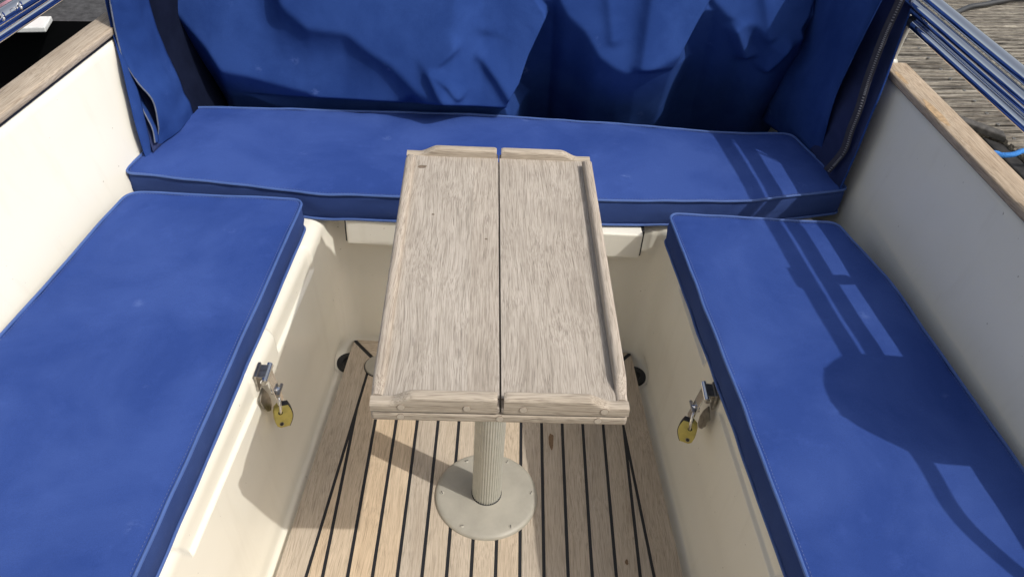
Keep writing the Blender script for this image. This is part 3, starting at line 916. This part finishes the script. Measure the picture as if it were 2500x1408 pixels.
# dark lining behind the parted flaps, then a strip of painted shade
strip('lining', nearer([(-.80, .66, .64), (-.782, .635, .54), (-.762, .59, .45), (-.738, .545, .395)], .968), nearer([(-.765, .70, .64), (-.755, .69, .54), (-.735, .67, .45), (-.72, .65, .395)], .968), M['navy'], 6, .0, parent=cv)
strip('lining', nearer([(-.772, .74, .72), (-.772, .74, .66), (-.768, .74, .60), (-.763, .74, .54), (-.745, .74, .48), (-.714, .73, .41), (-.705, .72, .36)], .966), [(-.715, .83, .72), (-.712, .83, .66), (-.708, .83, .60), (-.70, .83, .54), (-.69, .83, .48), (-.67, .82, .41), (-.66, .82, .36)], M['lining'], 8, 0.0)  # near-black strip stands in for shade between flap and hanging panel
# right flap with its zip
FRo = [(.798, .668, .81), (.793, .66, .784), (.784, .64, .738), (.770, .61, .678), (.761, .59, .626), (.753, .575, .587), (.749, .57, .562), (.740, .555, .493), (.728, .54, .419), (.724, .537, .39)]
FRi = [(.717, .81, .80), (.719, .81, .758), (.722, .81, .703), (.716, .81, .625), (.708, .81, .575), (.70, .81, .513), (.694, .81, .488), (.69, .81, .445), (.692, .81, .41), (.692, .81, .367)]
FRo = nearer(FRo, .972); FRi = nearer(FRi, .972)
fr = strip('side_flap', FRi, FRo, M['navy'], 22, .004, (-.6, -.4, 0), wob=.007, seed=5)
fr['label'] = 'dark flap with a zip at the right end of the cover'
mesh('hem_edge', *tube_pts([p - CO for p in smooth_path(FRo, 6)], .0022, 8), M['cover'], fr)
ZP = [(.777, .668, .780), (.770, .662, .747), (.759, .65, .688), (.748, .628, .607), (.744, .612, .548), (.738, .602, .505), (.734, .592, .46), (.716, .596, .405)]
ZP = nearer(ZP, .957)
zp0 = smooth_path(ZP, 10)
strip('zip_tape', [(x - .0085, y + .010, z) for x, y, z in ZP], [(x + .002, y - .004, z) for x, y, z in ZP], M['tape'], 6, .001, (-.6, -.4, 0), parent=fr)
mb = MB()
acc = 0
for a, b in zip(zp0[:-1], zp0[1:]):
    m = max(1, int((b - a).length / .003))
    for k in range(m):
        p = a + (b - a) * (k / m) - CO + Vector((-.0035, -.003, 0))
        t_ = (b - a).normalized(); s_ = Vector((.75, -.6, 0)); 
        w = s_ * .0022; hgt = t_ * .0007; dpt = Vector((-.5, -.8, 0)).normalized() * .0009
        mb.add([p - w - hgt - dpt, p + w - hgt - dpt, p + w + hgt - dpt, p - w + hgt - dpt, p - w - hgt + dpt, p + w - hgt + dpt, p + w + hgt + dpt, p - w + hgt + dpt],
               [(0, 1, 2, 3), (4, 5, 6, 7), (0, 1, 5, 4), (2, 3, 7, 6), (1, 2, 6, 5), (0, 3, 7, 4)])
zt = mb.build('zip_teeth', M['teeth'], fr, smooth=False); zt['kind'] = 'stuff'
HL = [(.660, .885, .79), (.660, .885, .763), (.660, .885, .746), (.660, .885, .677), (.660, .885, .594), (.640, .90, .507), (.640, .90, .424), (.640, .90, .36)]
HR = [(.741, .668, .80), (.738, .67, .777), (.734, .67, .761), (.723, .67, .688), (.713, .67, .615), (.709, .675, .541), (.716, .68, .447), (.722, .68, .385)]
HR = nearer(HR, .960)
hb = strip('hem_band', HL, HR, M['cover'], 8, .006, (-.3, -1, 0), wob=.003, seed=2)
mesh('hem_edge', *tube_pts([p - CO for p in smooth_path(HR, 6)], .0013, 6), M['cover'], hb)

# ------------------------------------------------------------------ canopy frames (folded tubes) and their fittings
def frame(name, label, tubes, s):
    root = empty(name, (s * .8, .2, .655)); tag(root, label, 'canopy frame', 'folded canopy frames along the gunwales')
    O = root.location
    for pts, r in tubes:
        t = mesh('tube', *tube_pts([p - O for p in smooth_path(pts, 6)], r, 24), M['steel'], root)
    return root, O
def tl(x0, y0, z, y1, sl=-.123): return (x0 + sl * (y1 - y0), y1, z)
RT_ = []
def straight(x0, y0, z, ya, yb, r):
    return ([tl(x0, y0, z, ya), tl(x0, y0, z, (ya + yb) / 2), tl(x0, y0, z, yb)], r)
RT_.append(straight(.773, .573, .749, .585, -.22, .0105))
RT_.append(straight(.773, .610, .7675, .80, -.23, .0100))
RT_.append(straight(.757, .600, .7885, .80, -.21, .0100))
# top tube carries on, bends outboard and down to the gunwale
x4 = lambda y: .768 - .123 * (y - .565)
RT_.append(([(x4(.80), .80, .811), (x4(.4), .4, .811), (x4(0), 0, .811), (x4(-.2), -.20, .808), (.892, -.33, .80), (.893, -.42, .785), (.915, -.48, .765), (.950, -.54, .73), (.985, -.60, .655)], .0112))
fr_r, OR = frame('canopy_frame', 'bundle of polished stainless canopy tubes above the right gunwale beside the dock', RT_, 1)
d = tl(.773, .573, .749, .588)
mesh('end_plug', *tube_pts([Vector(tl(.773, .573, .749, .580)) - OR, Vector(tl(.773, .573, .749, .598)) - OR, Vector(tl(.773, .573, .749, .604)) - OR], [.0108, .0104, .006], 20), M['black'], fr_r)
# a clamp bracket on the tubes (its notch shows in the shadow)
cl = box_obj('clamp', -.014, .014, -.028, .028, -.010, .010, M['chrome'], fr_r, .003, 2)
cl.location = Vector(tl(.757, .600, .796, .07)) - OR + Vector((-.006, 0, .0)); cl.rotation_euler = (0, 0, R(7))
cl2 = box_obj('clamp', -.026, .026, -.010, .010, -.012, .012, M['chrome'], fr_r, .003, 2)
cl2.location = Vector(tl(.773, .573, .758, .085)) - OR + Vector((.02, 0, -.004)); cl2.rotation_euler = (0, 0, R(7))
LT_ = []
def strL(p0, p1, ya, yb, r):
    sl = (p1[0] - p0[0]) / (p1[1] - p0[1])
    g = lambda y: (p0[0] + sl * (y - p0[1]), y, p0[2] + (p1[2] - p0[2]) / (p1[1] - p0[1]) * (y - p0[1]))
    return ([g(ya), g((ya + yb) / 2), g(yb)], r)
LT_.append(strL((-.804, .458, .755), (-.825, .313, .755), .62, -.3, .0110))
LT_.append(strL((-.799, .409, .775), (-.814, .299, .775), .80, -.3, .0100))
LT_.append(strL((-.795, .372, .790), (-.807, .297, .790), .80, -.3, .0112))
LT_.append(strL((-.822, .346, .806), (-.830, .312, .806), .80, -.3, .0100))
fr_l, OL = frame('canopy_frame', 'bundle of polished stainless canopy tubes above the left gunwale over dark water', LT_, -1)
for (x, y, z) in ((-.785, .327, .799), (-.792, .283, .799)):
    pth = [Vector((x, y, z)) + Vector((.0, math.cos(R(a)) * .006, math.sin(R(a)) * .006)) - OL for a in range(-90, 200, 24)]
    mesh('hook', *tube_pts(pth, .0016, 8), M['chrome'], fr_l)
# stanchion on the right gunwale
sp = empty('stanchion', (.776, .623, .656)); tag(sp, 'thin cream support post standing on the right teak gunwale', 'post')
mesh('post', *tube_pts([(0, 0, 0), (.001, -.005, .05), (.003, -.012, .10)], .0058, 14), M['alu'], sp)
mesh('post_foot', *lathe_pts([(0, .006), (.007, .006), (.011, .002), (.0115, 0)], 24), M['alu'], sp)
# rolled canvas lashed to the tubes just outside the picture (its round shadow lies on the right cushion)
rc = empty('rolled_canvas', (.850, -.205, .785)); tag(rc, 'rolled blue canvas bundle lashed to the right canopy tubes', 'canvas roll')
secs = []
for k in range(29):
    t = k / 28; y = -.130 + .215 * t
    xin = np.interp(t, [0, .12, .3, .5, .75, 1], [.040, .005, -.046, -.066, -.062, -.030])
    xout = .115
    end = max(.10, math.sqrt(max(0, 1 - abs(2 * t - 1) ** 5)))
    cx_, rx_ = (xin + xout) / 2, (xout - xin) / 2 * (.75 + .25 * end)
    rz_ = .052 * end
    ring_ = []
    for i_ in range(32):
        a = 2 * math.pi * i_ / 32
        wob_ = 1 + .07 * mnoise.noise(Vector((math.cos(a) * 2, t * 7, math.sin(a) * 2)))
        ring_.append((cx_ + rx_ * wob_ * math.cos(a), y, rz_ * wob_ * math.sin(a)))
    secs.append(ring_)
mesh('roll', *loft(secs), M['cover'], rc)
for yy in (-.05, .04):
    mesh('lashing', *tube_pts([(.025 + .080 * math.cos(a), yy, .051 * math.sin(a)) for a in [2 * math.pi * i / 28 for i in range(29)]], .003, 8), M['hem'], rc)

# ------------------------------------------------------------------ jetty on the right
jt = empty('jetty', (1.33, 1.0, .30), math.atan(.12)); tag(jt, kind='structure')
ca, sa = math.cos(math.atan(.12)), math.sin(math.atan(.12))
def jl(x, y, z=0):            # world xy -> jetty local
    dx, dy = x - 1.33, y - 1.0
    return Vector((ca * dx + sa * dy, -sa * dx + ca * dy, z - .30))
BW = .1335
def nperp(x, y): return (-sa * (x - 1.33) + ca * (y - 1.0))
off = nperp(1.214, 1.134)
prof = []
w = BW - .009; ng = 5
gd = .0075
for i in range(ng):
    u0 = -w / 2 + w * i / ng
    prof += [(u0 + w / ng * .12, -gd if i else -.003), (u0 + w / ng * .24, 0), (u0 + w / ng * .76, 0), (u0 + w / ng * .88, -gd if i < ng - 1 else -.003)]
prof = [(-w / 2, -.03), (-w / 2, -.004)] + prof + [(w / 2, -.004), (w / 2, -.03)]
def board(x0a, x0b, x1):
    # left end may be cut on the skew: x0a at low edge, x0b at high edge
    s0 = [(x0a + (x0b - x0a) * (u / w + .5), u, z) for u, z in prof]
    s1 = [(x1, u, z) for u, z in prof]
    return loft([s0, s1])
screw_me = None
for k in range(-8, 40):
    yc = off + BW * (k + .5)
    if yc < -.06:
        x0a = x0b = -.006 + .0
    else:
        # diagonal edge from (1.325,.99) going up-left in plan
        p0 = jl(1.325, 1.00); p1 = jl(1.12, 1.155)
        def xd(yl): return p0.x + (p1.x - p0.x) * (yl - p0.y) / (p1.y - p0.y)
        x0a, x0b = max(-.35, min(0, xd(yc - w / 2))), max(-.35, min(0, xd(yc + w / 2)))
    o = mesh('plank', *board(x0a, x0b, 3.2), M['dock'], jt, smooth=False)
    o.location = (0, yc, random.uniform(-.0015, .0015)); o.rotation_euler = (R(random.uniform(-.25, .25)), 0, 0)
    if 0 <= k + 3 < 14:
        for xs in ((.012, .09) if k < 1 else (.012, -.072) if False else (.012,)):
            for uu in (-.033, .030):
                if screw_me is None:
                    sc_ = mesh('screw', *lathe_pts([(0, .0002), (.0018, .0002), (.0022, .0014), (.0046, .0014), (.0052, 0), (.0052, -.004)], 14), M['tarnish'], o)
                    screw_me = sc_.data
                else:
                    sc_ = link(bpy.data.objects.new('screw', screw_me), o)
                sc_.location = (xs + random.uniform(-.006, .006), uu + random.uniform(-.004, .004), .0006)
# grey trim plank along the skewed edge
tr = [jl(1.10, 1.205, 0), jl(1.10, 1.145), jl(1.241, 1.043), jl(1.323, .972), jl(1.330, 1.008)]
prism_obj('edge_trim', [(p.x, p.y) for p in tr], -.012, .006, M['greywood'], jt, .004, 2)
# dark waling timbers along the edge
a, b = jl(1.283, 1.0), jl(1.20, -1.5)
prism_obj('waling', [(-.052, -3), (-.008, -3), (-.008, -.03), (-.050, .015)], -.10, -.014, M['darkwood'], jt, .005, 2)
prism_obj('fender_timber', [(-.115, -3), (-.058, -3), (-.058, .02), (-.13, .09)], -.50, -.10, M['darkwood'], jt, .006, 2)
prism_obj('edge_beam', [(-.30, .22), (-.36, .15), (-.05, -.04), (.10, -.05), (.10, .10)], -.45, -.05, M['tar'], jt)
box_obj('under_beam', .12, .22, -3, 5, -.6, -.032, M['darkwood'], jt)
# blue mooring rope
rp = [(1.10, .90, .20), (1.155, .845, .30), (1.196, .817, .345), (1.215, .803, .350), (1.245, .806, .352), (1.283, .830, .350), (1.33, .850, .335), (1.40, .85, .315), (1.55, .83, .311), (1.75, .88, .311)]
pth = smooth_path(rp, 40)
ro = mesh('mooring_rope', *tube_pts(pth, .0068, 18, prof=lambda a: .82 + .18 * abs(math.cos(1.5 * a)), twist=.42), M['rope'])
tag(ro, 'bright blue twisted mooring rope crossing the dock edge', 'rope')
cb = mesh('power_cable', *tube_pts(smooth_path([(1.30, 1.70, .308), (1.44, 1.755, .31), (1.513, 1.80, .311), (1.58, 1.855, .311), (1.645, 1.885, .311), (1.73, 1.93, .311), (1.828, 1.968, .311), (2.1, 1.99, .311), (2.6, 2.1, .311)], 8), .0085, 12), M['cable'])
tag(cb, 'black power cable lying across the grey dock boards', 'cable')

# ------------------------------------------------------------------ bits on the far quay at upper left
wb = box_obj('white_board', -.30, 0, 0, .10, 0, .020, M['white'], None, .004)
wb.location = (-1.668, 1.905, .004); wb.rotation_euler = (0, 0, R(10))
tag(wb, 'white painted board lying on the edge of the dark quay', 'board')
pb = mesh('pink_buoy', *lathe_pts([(0, .0), (.05, .006), (.085, .04), (.09, .08), (.07, .12), (.03, .14), (.022, .155), (0, .157)], 28), M['pink'])
pb.location = (-1.80, 2.02, .034); tag(pb, 'small pink buoy standing on the quay at top left', 'buoy')
